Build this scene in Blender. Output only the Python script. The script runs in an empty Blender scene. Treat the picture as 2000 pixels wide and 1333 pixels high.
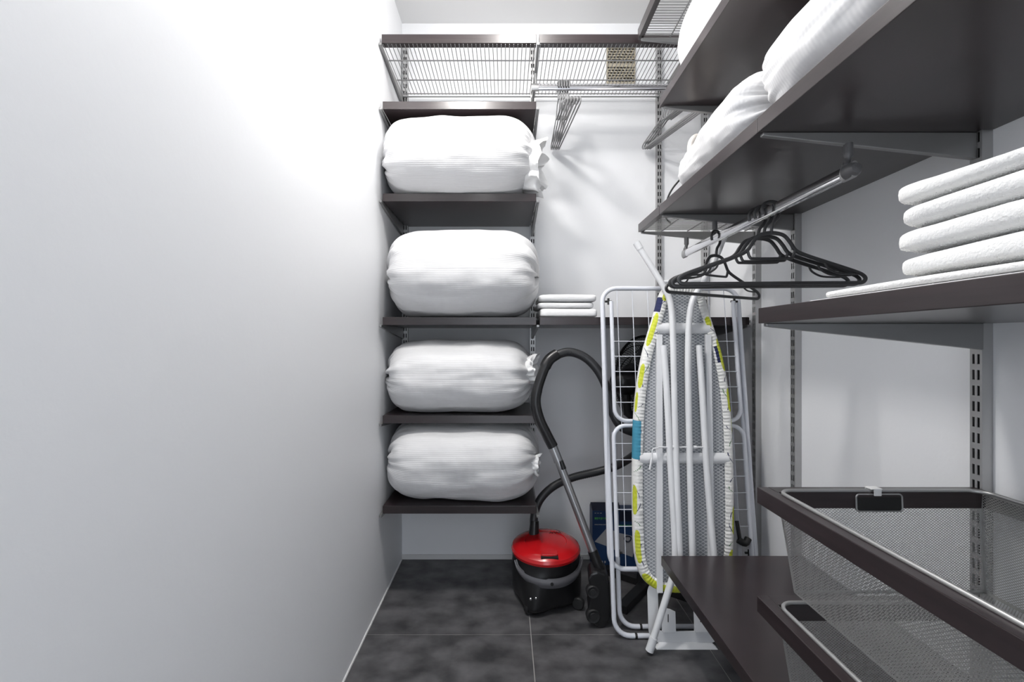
import bpy, math, random
from mathutils import Vector, Matrix, noise
random.seed(7)
sc = bpy.context.scene
col = sc.collection

# ---------------------------------------------------------------- camera, world, lights
H = 1.035                     # eye height above the floor
F = 920.0                     # focal length in pixels of the 2000 px wide frame
CX, CY = 988.0, 670.0
cam_d = bpy.data.cameras.new('camera'); cam = bpy.data.objects.new('camera', cam_d); col.objects.link(cam)
cam.location = (0, 0, H); cam.rotation_euler = (math.pi/2, 0, 0)
cam_d.sensor_width = 36; cam_d.lens = F/2000*36
cam_d.shift_x = (1000-CX)/2000; cam_d.shift_y = -(666.5-CY)/2000
cam_d.clip_start = 0.01
sc.camera = cam

world = bpy.data.worlds.new('world'); sc.world = world; world.use_nodes = True
bg = world.node_tree.nodes['Background']; bg.inputs[0].default_value = (0.86, 0.92, 1.0, 1); bg.inputs[1].default_value = 1.9

def area(name, loc, size, power, color=(1, 1, 1), spread=math.pi):
    l = bpy.data.lights.new(name, 'AREA'); l.shape = 'DISK'; l.size = size; l.energy = power; l.color = color; l.spread = spread
    o = bpy.data.objects.new(name, l); o.location = loc; col.objects.link(o); return o
CEIL = 2.565
def point_fill(name, loc, radius, power, color):
    l = bpy.data.lights.new(name, 'POINT'); l.shadow_soft_size = radius; l.energy = power; l.color = color
    o = bpy.data.objects.new(name, l); o.location = loc; col.objects.link(o); return o
area('lamp_and_fill', (-0.21, 1.17, H+1.32), 0.16, 11.0, (1.0, 0.975, 0.945))  # the hanging lamp itself, above the frame
point_fill('lamp_and_fill', (0.06, 1.42, H+1.455), 0.06, 11.0, (1.0, 0.975, 0.945))  # no lamp here: added point that brightens ceiling and left wall
point_fill('lamp_and_fill', (-0.20, -0.35, H+1.30), 0.06, 2.5, (1.0, 0.985, 0.965))  # added fill behind the camera, evens out the left wall
vs = sc.view_settings
vs.view_transform = 'Standard'; vs.look = 'None'; vs.gamma = 1.0; vs.use_curve_mapping = False
vs.exposure = 0.47

# ---------------------------------------------------------------- materials
def mat(name, color, rough=0.5, metal=0.0, spec=0.5, bump=None, var=None, sheen=0, coat=0):
    """bump = (scale, strength, distance, stretch); var = (second colour, scale, stretch)"""
    m = bpy.data.materials.new(name); m.use_nodes = True
    nt = m.node_tree; b = nt.nodes['Principled BSDF']
    b.inputs['Base Color'].default_value = (*color, 1); b.inputs['Roughness'].default_value = rough
    b.inputs['Metallic'].default_value = metal; b.inputs['Specular IOR Level'].default_value = spec
    if sheen: b.inputs['Sheen Weight'].default_value = sheen
    if coat: b.inputs['Coat Weight'].default_value = coat; b.inputs['Coat Roughness'].default_value = 0.15
    def tex(scale, stretch, detail=4):
        tc = nt.nodes.new('ShaderNodeTexCoord'); mp = nt.nodes.new('ShaderNodeMapping')
        mp.inputs['Scale'].default_value = stretch
        n = nt.nodes.new('ShaderNodeTexNoise'); n.inputs['Scale'].default_value = scale; n.inputs['Detail'].default_value = detail
        nt.links.new(tc.outputs['Object'], mp.inputs[0]); nt.links.new(mp.outputs[0], n.inputs[0]); return n
    if bump:
        n = tex(bump[0], bump[3] if len(bump) > 3 else (1, 1, 1))
        bp = nt.nodes.new('ShaderNodeBump'); bp.inputs['Strength'].default_value = bump[1]; bp.inputs['Distance'].default_value = bump[2]
        nt.links.new(n.outputs[0], bp.inputs['Height']); nt.links.new(bp.outputs[0], b.inputs['Normal'])
    if var:
        n = tex(var[1], var[2], 6)
        r = nt.nodes.new('ShaderNodeValToRGB'); r.color_ramp.elements[0].position = 0.32; r.color_ramp.elements[1].position = 0.68
        r.color_ramp.elements[0].color = (*color, 1); r.color_ramp.elements[1].color = (*var[0], 1)
        nt.links.new(n.outputs[0], r.inputs[0]); nt.links.new(r.outputs[0], b.inputs['Base Color'])
    return m

M = {}
M['wall'] = mat('white_paint', (0.862, 0.872, 0.892), 0.55, bump=(90, 0.12, 0.002))
M['ceil'] = mat('ceiling_paint', (0.87, 0.87, 0.87), 0.7)
M['tile'] = mat('dark_stone_tile', (0.036, 0.036, 0.039), 0.45, var=((0.125, 0.123, 0.128), 10, (1, 1.25, 1)), bump=(60, 0.15, 0.001))
M['grout'] = mat('pale_grout', (0.33, 0.32, 0.31), 0.9)
M['trim'] = mat('white_trim', (0.7, 0.7, 0.7), 0.5)
M['wood'] = mat('espresso_melamine', (0.0155, 0.0092, 0.0102), 0.30, spec=0.6, coat=0.2, var=((0.026, 0.016, 0.0175), 14, (0.4, 0.4, 9)), bump=(220, 0.06, 0.0005, (1, 1, 4)))
M['steel'] = mat('platinum_steel', (0.46, 0.46, 0.46), 0.38, 0.75)
M['bracket'] = mat('platinum_bracket', (0.30, 0.30, 0.30), 0.34, 0.65)
M['wire'] = mat('platinum_wire', (0.28, 0.28, 0.28), 0.4, 0.5)
M['dark'] = mat('dark_void', (0.006, 0.006, 0.006), 0.7)  # flat black: painted shade inside openings, also small black parts
M['chrome'] = mat('chrome', (0.80, 0.80, 0.82), 0.12, 1.0)
M['capgrey'] = mat('grey_plastic_cap', (0.10, 0.10, 0.105), 0.35)
M['hanger'] = mat('charcoal_plastic', (0.040, 0.040, 0.042), 0.38)
M['hanger2'] = mat('grey_plastic', (0.24, 0.24, 0.245), 0.4)
M['towel'] = mat('white_terry', (0.90, 0.90, 0.89), 0.95, spec=0.1, bump=(260, 0.6, 0.003), sheen=0.3)
M['linen'] = mat('white_cotton', (0.86, 0.86, 0.86), 0.9, spec=0.15, bump=(70, 0.3, 0.003))
M['white'] = mat('white_enamel', (0.78, 0.79, 0.81), 0.3, coat=0.2)
M['rackwhite'] = mat('rack_enamel', (0.74, 0.76, 0.82), 0.32, coat=0.2)
M['panelgrey'] = mat('board_backing', (0.34, 0.36, 0.39), 0.8)
M['expmesh'] = mat('expanded_metal', (0.68, 0.70, 0.72), 0.4)
M['cover'] = mat('cover_white', (0.80, 0.80, 0.78), 0.9, spec=0.1, bump=(160, 0.4, 0.002))
M['lime'] = mat('cover_lime', (0.50, 0.55, 0.015), 0.85, var=((0.62, 0.66, 0.08), 90, (1, 1, 1)))
M['teal'] = mat('cover_teal', (0.055, 0.27, 0.40), 0.85)
M['navy'] = mat('cover_navy', (0.02, 0.025, 0.09), 0.85)
M['leaf'] = mat('cover_green', (0.10, 0.22, 0.10), 0.85)
M['black'] = mat('black_plastic', (0.010, 0.010, 0.011), 0.32)
M['blackm'] = mat('black_rubber', (0.012, 0.012, 0.013), 0.6)
M['hose'] = mat('hose_plastic', (0.030, 0.031, 0.034), 0.4)
M['red'] = mat('red_gloss', (0.52, 0.008, 0.012), 0.22, coat=0.4)
M['vgrey'] = mat('vacuum_grey', (0.10, 0.10, 0.11), 0.4)
M['tube'] = mat('brushed_tube', (0.42, 0.42, 0.43), 0.3, 0.9)
M['blue'] = mat('carton_blue', (0.008, 0.036, 0.115), 0.45)
M['bluedark'] = mat('carton_dark', (0.006, 0.010, 0.030), 0.5)
M['green'] = mat('print_green', (0.08, 0.38, 0.10), 0.6)
M['pwhite'] = mat('print_white', (0.33, 0.33, 0.35), 0.6)
M['vent'] = mat('beige_vent', (0.40, 0.36, 0.28), 0.6)
M['meshm'] = mat('basket_mesh', (0.44, 0.44, 0.43), 0.4, 0.5)
M['clear'] = mat('clear_clip', (0.75, 0.75, 0.75), 0.15, 0.0)
M['ironw'] = mat('iron_white', (0.72, 0.68, 0.64), 0.3)

def rib_mat(name, along_v, pitch):
    m = bpy.data.materials.new(name); m.use_nodes = True; nt = m.node_tree; b = nt.nodes['Principled BSDF']
    b.inputs['Base Color'].default_value = (0.72, 0.72, 0.73, 1); b.inputs['Roughness'].default_value = 0.9
    b.inputs['Specular IOR Level'].default_value = 0.15; b.inputs['Sheen Weight'].default_value = 0.15
    uv = nt.nodes.new('ShaderNodeUVMap'); uv.uv_map = 'UVMap'
    w = nt.nodes.new('ShaderNodeTexWave'); w.bands_direction = 'Y' if along_v else 'X'
    w.inputs['Scale'].default_value = 2*math.pi/20/pitch; w.inputs['Distortion'].default_value = 0.35; w.inputs['Detail'].default_value = 1
    w.inputs['Detail Scale'].default_value = 0.6
    n = nt.nodes.new('ShaderNodeTexNoise'); n.inputs['Scale'].default_value = 9
    tc = nt.nodes.new('ShaderNodeTexCoord')
    nt.links.new(tc.outputs['Object'], n.inputs[0]); nt.links.new(uv.outputs[0], w.inputs[0])
    b1 = nt.nodes.new('ShaderNodeBump'); b1.inputs['Strength'].default_value = 0.22; b1.inputs['Distance'].default_value = 0.0014
    b2 = nt.nodes.new('ShaderNodeBump'); b2.inputs['Strength'].default_value = 0.45; b2.inputs['Distance'].default_value = 0.02
    nt.links.new(w.outputs['Fac'], b1.inputs['Height']); nt.links.new(n.outputs[0], b2.inputs['Height'])
    nt.links.new(b2.outputs[0], b1.inputs['Normal']); nt.links.new(b1.outputs[0], b.inputs['Normal'])
    return m
M['rib'] = rib_mat('ribbed_cotton', True, 0.0080)
M['rib2'] = rib_mat('ribbed_cotton_across', False, 0.0075)

# ---------------------------------------------------------------- geometry helpers
def at(px, py, d):
    return Vector(((px-CX)/F*d, d, H-(py-CY)/F*d))

def smooth_path(pts, n=8, closed=False):
    P = [Vector(p) for p in pts]; out = []; N = len(P)
    rng = range(N) if closed else range(N-1)
    for i in rng:
        if closed: a, b, c, d = P[i-1], P[i], P[(i+1) % N], P[(i+2) % N]
        else: a, b, c, d = P[max(i-1, 0)], P[i], P[i+1], P[min(i+2, N-1)]
        for k in range(n):
            t = k/n
            out.append(0.5*((2*b)+(c-a)*t+(2*a-5*b+4*c-d)*t*t+(3*b-a-3*c+d)*t**3))
    if not closed: out.append(P[-1].copy())
    return out

def round_rect(x0, x1, y0, y1, r, n=6, sides='all'):
    """2-D closed path, counter-clockwise from the bottom left"""
    out = []
    for cx, cy, a0 in ((x1-r, y0+r, -90), (x1-r, y1-r, 0), (x0+r, y1-r, 90), (x0+r, y0+r, 180)):
        for k in range(n+1):
            a = math.radians(a0+90*k/n); out.append((cx+r*math.cos(a), cy+r*math.sin(a)))
    return out

def u_path(x0, x1, ybend, yopen, r, n=6):
    """2-D open U: from (x0,yopen) round the bend at ybend to (x1,yopen)"""
    s = 1 if yopen > ybend else -1
    out = [(x0, yopen)]
    for k in range(n+1):
        a = math.pi*0.5*k/n; out.append((x0+r-r*math.cos(a), ybend+s*(r-r*math.sin(a))))
    for k in range(n+1):
        a = math.pi*0.5*k/n; out.append((x1-r+r*math.sin(a), ybend+s*(r-r*math.cos(a))))
    out.append((x1, yopen)); return out

class MB:
    def __init__(s): s.v = []; s.f = []; s.uv = None; s.mi = []
    def add(s, vs, fs, mi=0):
        o = len(s.v); s.v += [Vector(p) for p in vs]
        s.f += [tuple(i+o for i in f) for f in fs]; s.mi += [mi]*len(fs); return s
    def box(s, x0, x1, y0, y1, z0, z1, mi=0, T=None):
        v = [Vector((x, y, z)) for z in (z0, z1) for y in (y0, y1) for x in (x0, x1)]
        if T: v = [T @ p for p in v]
        return s.add(v, [(0, 2, 3, 1), (4, 5, 7, 6), (0, 1, 5, 4), (2, 6, 7, 3), (0, 4, 6, 2), (1, 3, 7, 5)], mi)
    def tube(s, path, r, seg=8, closed=False, mi=0, flat=None, normal=None):
        P = [Vector(p) for p in path]; N = len(P); R = r if isinstance(r, (list, tuple)) else [r]*N
        T = []
        for i in range(N):
            a = P[i-1] if (i or closed) else P[i]; b = P[(i+1) % N] if (i < N-1 or closed) else P[i]
            d = b-a; T.append(d.normalized() if d.length > 1e-9 else Vector((0, 0, 1)))
        if normal: n = Vector(normal)
        else: n = T[0].orthogonal()
        o = len(s.v)
        for i in range(N):
            n = (n-T[i]*n.dot(T[i]))
            n = n.normalized() if n.length > 1e-6 else T[i].orthogonal().normalized()
            b = T[i].cross(n)
            k2 = flat or 1.0
            for k in range(seg):
                a = 2*math.pi*k/seg
                s.v.append(P[i]+n*math.cos(a)*R[i]*k2+b*math.sin(a)*R[i])
        rng = N if closed else N-1
        for i in range(rng):
            j = (i+1) % N
            for k in range(seg):
                k1 = (k+1) % seg
                s.f.append((o+i*seg+k, o+i*seg+k1, o+j*seg+k1, o+j*seg+k)); s.mi.append(mi)
        if not closed:
            s.f.append(tuple(o+k for k in range(seg))[::-1]); s.mi.append(mi)
            s.f.append(tuple(o+(N-1)*seg+k for k in range(seg))); s.mi.append(mi)
        return s
    def lathe(s, prof, seg=32, T=None, mi=0, sx=1, sy=1):
        """prof = [(r, z)], around z"""
        T = T or Matrix.Identity(4); o = len(s.v)
        for r, z in prof:
            for k in range(seg):
                a = 2*math.pi*k/seg; s.v.append(T @ Vector((r*math.cos(a)*sx, r*math.sin(a)*sy, z)))
        for i in range(len(prof)-1):
            for k in range(seg):
                k1 = (k+1) % seg
                s.f.append((o+i*seg+k, o+i*seg+k1, o+(i+1)*seg+k1, o+(i+1)*seg+k)); s.mi.append(mi)
        s.f.append(tuple(o+k for k in range(seg))[::-1]); s.mi.append(mi)
        s.f.append(tuple(o+(len(prof)-1)*seg+k for k in range(seg))); s.mi.append(mi)
        return s
    def prism(s, poly, f0, f1, mi=0):
        """poly 2-D, f0/f1 map a 2-D point to the two faces"""
        n = len(poly); o = len(s.v)
        s.v += [Vector(f0(*p)) for p in poly]+[Vector(f1(*p)) for p in poly]
        s.f.append(tuple(range(o, o+n))); s.f.append(tuple(range(o+n, o+2*n))[::-1]); s.mi += [mi, mi]
        for i in range(n):
            j = (i+1) % n; s.f.append((o+i, o+n+i, o+n+j, o+j)); s.mi.append(mi)
        return s
    def grid(s, fn, nu, nv, wrap_v=False, uvfn=None, cap=False):
        o = len(s.v); cv = nv if wrap_v else nv+1
        for i in range(nu+1):
            for j in range(cv): s.v.append(Vector(fn(i/nu, j/nv)))
        if s.uv is None: s.uv = []
        for i in range(nu):
            for j in range(nv):
                j1 = (j+1) % cv if wrap_v else j+1
                s.f.append((o+i*cv+j, o+(i+1)*cv+j, o+(i+1)*cv+j1, o+i*cv+j1)); s.mi.append(0)
                if uvfn: s.uv.append([uvfn(i/nu, j/nv), uvfn((i+1)/nu, j/nv), uvfn((i+1)/nu, (j+1)/nv), uvfn(i/nu, (j+1)/nv)])
        return s
    def build(s, name, m, parent=None, smooth=True, bevel=0, local=False, angle=40):
        me = bpy.data.meshes.new(name)
        off = Vector((0, 0, 0))
        if parent is not None and not local:
            p = parent
            while p is not None: off += p.location; p = p.parent
        me.from_pydata([v-off for v in s.v], [], s.f)
        ms = m if isinstance(m, (list, tuple)) else [m]
        for k in ms: me.materials.append(M[k])
        if len(ms) > 1: me.polygons.foreach_set('material_index', s.mi)
        if s.uv:
            l = me.uv_layers.new(name='UVMap'); flat = []
            for q in s.uv:
                for u in q: flat += [u[0], u[1]]
            if len(flat) == 2*len(l.data): l.data.foreach_set('uv', flat)
        me.validate(); me.update()
        if smooth:
            me.polygons.foreach_set('use_smooth', [True]*len(me.polygons))
            me.set_sharp_from_angle(angle=math.radians(angle))
        o = bpy.data.objects.new(name, me); col.objects.link(o)
        if parent is not None: o.parent = parent
        if bevel:
            b = o.modifiers.new('bevel', 'BEVEL'); b.width = bevel; b.segments = 2; b.limit_method = 'ANGLE'; b.harden_normals = False
        return o

def thing(name, label, cat, loc=(0, 0, 0), group=None):
    o = bpy.data.objects.new(name, None); o.empty_display_size = 0.05; col.objects.link(o); o.location = loc
    o['label'] = label; o['category'] = cat
    if group: o['group'] = group
    return o
def tag(o, label, cat, group=None):
    o['label'] = label; o['category'] = cat
    if group: o['group'] = group
    return o
def struct(o): o['kind'] = 'structure'; return o
def stuff(o): o['kind'] = 'stuff'; return o
def dup(root, label, loc=None, rotz=None):
    r = root.copy(); col.objects.link(r); r['label'] = label
    if loc is not None: r.location = loc
    if rotz is not None: r.rotation_euler[2] = rotz
    for ch in list(root.children):
        c = ch.copy(); col.objects.link(c); c.parent = r
        for g in ch.children:
            d = g.copy(); col.objects.link(d); d.parent = c
    return r

def lattice(mb, poly, to3d, dirs, pitch, width, lift=0.0003, mi=0):
    """flat ribbons along each direction, clipped to the convex 2-D polygon"""
    for di, (dx, dy) in enumerate(dirs):
        L = math.hypot(dx, dy); dx /= L; dy /= L; nx, ny = -dy, dx
        off = [p[0]*nx+p[1]*ny for p in poly]
        k = math.ceil(min(off)/pitch)
        while k*pitch < max(off):
            c = k*pitch; k += 1; ts = []
            for i in range(len(poly)):
                a, b = poly[i], poly[(i+1) % len(poly)]; oa = a[0]*nx+a[1]*ny-c; ob = b[0]*nx+b[1]*ny-c
                if (oa < 0) != (ob < 0):
                    t = oa/(oa-ob); x = a[0]+(b[0]-a[0])*t; y = a[1]+(b[1]-a[1])*t; ts.append(x*dx+y*dy)
            if len(ts) < 2: continue
            t0, t1 = min(ts), max(ts); h = width/2; z = lift*(di*2-1)
            q = []
            for t, s in ((t0, -h), (t1, -h), (t1, h), (t0, h)):
                q.append(to3d(t*dx+(c+s)*nx, t*dy+(c+s)*ny, z))
            mb.add(q, [(0, 1, 2, 3)], mi)
    return mb

# ---------------------------------------------------------------- room shell
XL, XR, YB, YF = -0.497, 0.975, 2.255, -1.05
W = 0.1
struct(MB().box(XL-W, XL, YF-W, YB+W, -0.05, CEIL+W).build('wall_left', 'wall', smooth=False))
struct(MB().box(XR, XR+W, YF-W, YB+W, -0.05, CEIL+W).build('wall_right', 'wall', smooth=False))
struct(MB().box(XL, XR, YB, YB+W, -0.05, CEIL+W).build('wall_back', 'wall', smooth=False))
wf = MB(); wf.box(XL, -0.36, YF-W, YF, 0, CEIL); wf.box(0.50, XR, YF-W, YF, 0, CEIL); wf.box(-0.36, 0.50, YF-W, YF, 2.05, CEIL)
struct(wf.build('wall_front', 'wall', smooth=False))
struct(MB().box(XL, XR, YF, YB, CEIL, CEIL+W).build('ceiling', 'ceil', smooth=False))
floor = struct(MB().box(XL, XR, YF-0.6, YB, -0.06, -0.0015).build('floor', 'grout', smooth=False))
xs = [XL+0.002, 0.089, 0.689, XR]; ys = [YF-0.6, -0.73, -0.13, 0.47, 1.07, 1.67, YB]
for i in range(3):
    for j in range(6):
        g = 0.0015
        MB().box(xs[i]+g, xs[i+1]-g, ys[j]+g, ys[j+1]-g, -0.012, 0.0).build('tile', 'tile', floor, smooth=False, bevel=0.0006)
struct(MB().box(XL, XR, YB-0.006, YB, 0.0, 0.022).build('light_strip_back', 'trim', smooth=False))  # white bar standing for a strip of light along the wall's foot
cl = MB(); rnd = random.Random(3)
pth = [Vector((XL+0.001, YF+0.05+k*0.04, 0.002+rnd.uniform(-.0006, .0006))) for k in range(82)]
cl.tube([p for p in pth if p.y < YB-.01], 0.0042, 6)
struct(cl.build('trim_1', 'trim'))

# ---------------------------------------------------------------- slotted uprights
def upright(label, pos, facing, z0, z1):
    """facing 'back': channel on the back wall looking at -y; 'right': on the right wall looking at -x"""
    t = thing('shelf_upright', label, 'upright', (*pos, z0), 'slotted shelf uprights')
    w, dp = 0.0125, 0.022
    if facing == 'back': g = lambda a, b, z: (pos[0]+a, YB-b, z)
    else: g = lambda a, b, z: (XR-b, pos[1]-a, z)
    def bx(mb, a0, a1, b0, b1, za, zb):
        p = [Vector(g(a, b, z)) for z in (za, zb) for b in (b0, b1) for a in (a0, a1)]
        mb.add(p, [(0, 2, 3, 1), (4, 5, 7, 6), (0, 1, 5, 4), (2, 6, 7, 3), (0, 4, 6, 2), (1, 3, 7, 5)])
    mb = MB()
    bx(mb, -w, -w+0.002, 0, dp, z0, z1); bx(mb, w-0.002, w, 0, dp, z0, z1)
    for a0, a1 in ((-w+0.002, -0.0075), (-0.0025, 0.0025), (0.0075, w-0.002)): bx(mb, a0, a1, dp-0.002, dp, z0, z1)
    z = z0
    while z < z1-0.01:
        for s in (-1, 1):
            a0, a1 = (-0.0075, -0.0025) if s < 0 else (0.0025, 0.0075)
            bx(mb, a0, a1, dp-0.002, dp, z, min(z+0.012, z1))
        z += 0.032
    mb.build('channel', 'steel', t, smooth=False)
    b = MB(); bx(b, -w+0.002, w-0.002, 0.001, 0.006, z0, z1); b.build('slot_shade', 'dark', t, smooth=False)  # black strip, paints the shade seen through the slots
    return t
UB = [-0.478, 0.127, 0.728, 0.946]
upright('slotted steel upright on back wall beside the left corner', (UB[0], YB), 'back', 0.375, 2.47)
upright('slotted steel upright on back wall between the two shelf bays', (UB[1], YB), 'back', 0.375, 2.47)
upright('slotted steel upright on back wall behind the ironing board', (UB[2], YB), 'back', 0.375, 2.47)
upright('slotted steel upright on back wall in the right corner', (UB[3], YB), 'back', 0.375, 2.47)
UR = [0.955, 1.565, 1.81]
upright('slotted steel upright on right wall below the stacked towels, nearest', (XR, UR[0]), 'right', 0.02, 2.42)
upright('slotted steel upright on right wall behind the hangers, middle one', (XR, UR[1]), 'right', 0.02, 2.42)
upright('slotted steel upright on right wall beside the drying rack, farthest', (XR, UR[2]), 'right', 0.02, 2.42)

# ---------------------------------------------------------------- brackets and shelves
def bracket_back(parent, x, ztop, depth=0.40, h=0.052):
    y0 = YB-0.022; y1 = y0-depth
    poly = [(y0, ztop), (y1, ztop), (y1, ztop-0.009), (y1+0.02, ztop-0.011), (y0, ztop-h)]
    MB().prism(poly, lambda a, b: (x-0.005, a, b), lambda a, b: (x+0.005, a, b)).build('bracket', 'bracket', parent, smooth=False, bevel=0.001)
def bracket_right(parent, y, ztop, xfront=0.52, h=0.053):
    x0 = XR-0.022
    poly = [(x0, ztop), (xfront, ztop), (xfront, ztop-0.006), (xfront+0.012, ztop-0.008), (x0, ztop-h)]
    MB().prism(poly, lambda a, b: (a, y-0.006, b), lambda a, b: (a, y+0.006, b)).build('bracket', 'bracket', parent, smooth=False, bevel=0.0015)

T = 0.031
def shelf(name, label, x0, x1, y0, y1, ztop, br_back=(), br_right=(), group=None):
    t = thing(name, label, 'shelf', ((x0+x1)/2, (y0+y1)/2, ztop-T), group)
    if y1 > 2.2:      # against the back wall: notched round the uprights
        yw = YB-0.0006; pl = [(x1, y0), (x1, yw)]
        for u in sorted(UB, reverse=True):
            lo, hi = max(u-0.0145, x0), min(u+0.0145, x1)
            if hi > lo: pl += [(hi, yw), (hi, YB-0.0235), (lo, YB-0.0235), (lo, yw)]
        pl += [(x0, yw), (x0, y0)]
    else:
        xw = XR-0.0006; pl = [(x0, y1), (x0, y0), (xw, y0)]
        for u in sorted(UR):
            lo, hi = max(u-0.0145, y0), min(u+0.0145, y1)
            if hi > lo: pl += [(xw, lo), (XR-0.0235, lo), (XR-0.0235, hi), (xw, hi)]
        pl += [(xw, y1)]
    q = list(pl); again = True
    while again:            # drop repeated points and out-and-back spikes
        again = False
        for i in range(len(q)):
            a, b, c = q[i-1], q[i], q[(i+1) % len(q)]
            u = (b[0]-a[0], b[1]-a[1]); w = (c[0]-b[0], c[1]-b[1])
            if math.hypot(*u) < 1e-6 or (abs(u[0]*w[1]-u[1]*w[0]) < 1e-9 and u[0]*w[0]+u[1]*w[1] < 0):
                q.pop(i); again = True; break
    MB().prism(q[::-1], lambda a, b: (a, b, ztop-T), lambda a, b: (a, b, ztop)).build('board', 'wood', t, smooth=False, bevel=0.0012)
    for x in br_back: bracket_back(t, x, ztop-T)
    for y in br_right: bracket_right(t, y, ztop-T)
    return t
YS = 1.85; YSB = YB-0.024
SL = (-0.486, 0.119)
z1, z2, z3, z4, z5 = (H+v for v in (0.949, 0.587, 0.101, -0.286, -0.641))
gl = 'dark wood shelves of the left bay'
for z, lab in ((z1, 'dark wood shelf just below the wire shelf, topmost board of the left bay'),
               (z2, 'dark wood shelf under the topmost bedding roll of the left bay'),
               (z3, 'dark wood shelf under the second bedding roll, left bay'),
               (z4, 'dark wood shelf under the third bedding roll, left bay'),
               (z5, 'dark wood shelf nearest the floor under the lowest bedding roll')):
    shelf('shelf', lab, SL[0]+0.002, SL[1], YS, YSB, z, (SL[0]-0.003, SL[1]+0.006), group=gl)
s3 = shelf('shelf', 'long dark wood shelf behind the ironing board holding small folded towels', 0.133, 0.953, YS, YSB, z3, (UB[2], UB[3]))
MB().box(0.953, 0.957, YS+0.002, YSB, z3-T+0.001, z3-0.001).build('end_cap', 'black', s3, smooth=False)
MB().box(0.957, 0.963, YS+0.004, YS+0.012, z3-0.022, z3-0.012).build('end_clip', 'wire', s3, smooth=False)

zB = H+0.457; zA = H+0.812; zT = H+0.070; zLow = H-0.700
shelf('shelf', 'dark wood shelf high on right wall under the uppermost bedding', 0.51, XR-0.024, 0.36, 1.562, zA, br_right=(1.555, 0.955))
shelf('shelf', 'dark wood shelf on right wall above the towels, near half with bedding', 0.51, XR-0.024, 0.35, 0.9555, zB, br_right=(0.958,))
shelf('shelf', 'dark wood shelf above the charcoal hangers carrying a bedding roll', 0.51, XR-0.024, 0.9565, 1.566, zB, br_right=(1.565,))
shelf('shelf', 'dark wood shelf carrying the stack of fluffy towels', 0.51, XR-0.024, 0.355, 0.952, zT, br_right=(0.945,))
shelf('shelf', 'low dark wood shelf near floor in front of the ironing board', 0.51, XR-0.024, 0.955, 1.547, zLow, br_right=(1.54, 0.965))

# ---------------------------------------------------------------- wire shelves
def wire_shelf(name, label, loc, fascia, wires, cross, brk=(), brk_r=(), zt=0):
    t = thing(name, label, 'shelf', loc, 'wire shelves')
    fa = MB()
    for b in fascia: fa.box(*b)
    fa.build('front_board', 'wood', t, smooth=False, bevel=0.001)
    mb = MB()
    for a, b in wires: mb.tube([a, b], 0.0016, 5)
    stuff(mb.build('wire_grid', 'wire', t))
    for a, b, r in cross: MB().tube([a, b], r, 8).build('cross_wire', 'wire', t)
    for x in brk: bracket_back(t, x, zt, h=0.045)
    for y in brk_r: bracket_right(t, y, zt, h=0.05)
    return t
zW = H+1.176
def back_wire(label, x0, x1, brk):
    n = int((x1-x0)/0.0165)
    wires = [(Vector((x0+0.006+k*(x1-x0-0.012)/n, YS+0.004, zW)), Vector((x0+0.006+k*(x1-x0-0.012)/n, YSB, zW))) for k in range(n+1)]
    cross = [(Vector((x0+0.003, y, z)), Vector((x1-0.003, y, z)), r) for y, z, r in
             ((1.955, zW-0.004, 0.0026), (2.10, zW-0.004, 0.0026), (2.215, zW-0.004, 0.0026), (YSB, zW-0.010, 0.0030))]
    return wire_shelf('wire_shelf', label, ((x0+x1)/2, (YS+YB)/2, zW),
                      [(x0, x1, YS, YS+0.030, zW+0.002, zW+0.037)], wires, cross, brk, zt=zW-0.006)
back_wire('wire shelf with dark front board at top of the left bay', SL[0]-0.002, SL[1]+0.001, (SL[0]-0.004, UB[1]))
back_wire('wire shelf with dark front board above the chrome rod and vent', 0.131, 0.952, (UB[2], ))
# right wall, uppermost
y0, y1 = 0.96, 1.822; n = 62
wire_shelf('wire_shelf', 'wire shelf under the ceiling on the right wall', (0.74, 1.4, zW),
           [(0.51, 0.529, y0, y1, zW-0.004, zW+0.037)],
           [(Vector((0.515, y0+0.006+k*(y1-y0-0.012)/n, zW)), Vector((XR-0.024, y0+0.006+k*(y1-y0-0.012)/n, zW))) for k in range(n+1)],
           [(Vector((x, y0, zW-0.004)), Vector((x, y1, zW-0.004)), 0.0026) for x in (0.63, 0.78, 0.93)], brk_r=(1.81, 0.97), zt=zW-0.006)
# short piece at the far end of the middle right shelf
y0, y1 = 1.567, 1.815; n = 15; zb = zB-0.022
wire_shelf('wire_shelf', 'short wire shelf holding the iron, end of the row above the chrome rod', (0.74, 1.7, zb),
           [(0.51, 0.529, y0, y1, zB-T, zB)],
           [(Vector((0.53, y0+0.006+k*(y1-y0-0.012)/n, zb)), Vector((XR-0.024, y0+0.006+k*(y1-y0-0.012)/n, zb))) for k in range(n+1)],
           [(Vector((x, y0, zb-0.004)), Vector((x, y1, zb-0.004)), 0.0026) for x in (0.60, 0.70, 0.80, 0.92)], brk_r=(1.81,), zt=zb-0.008)

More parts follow.
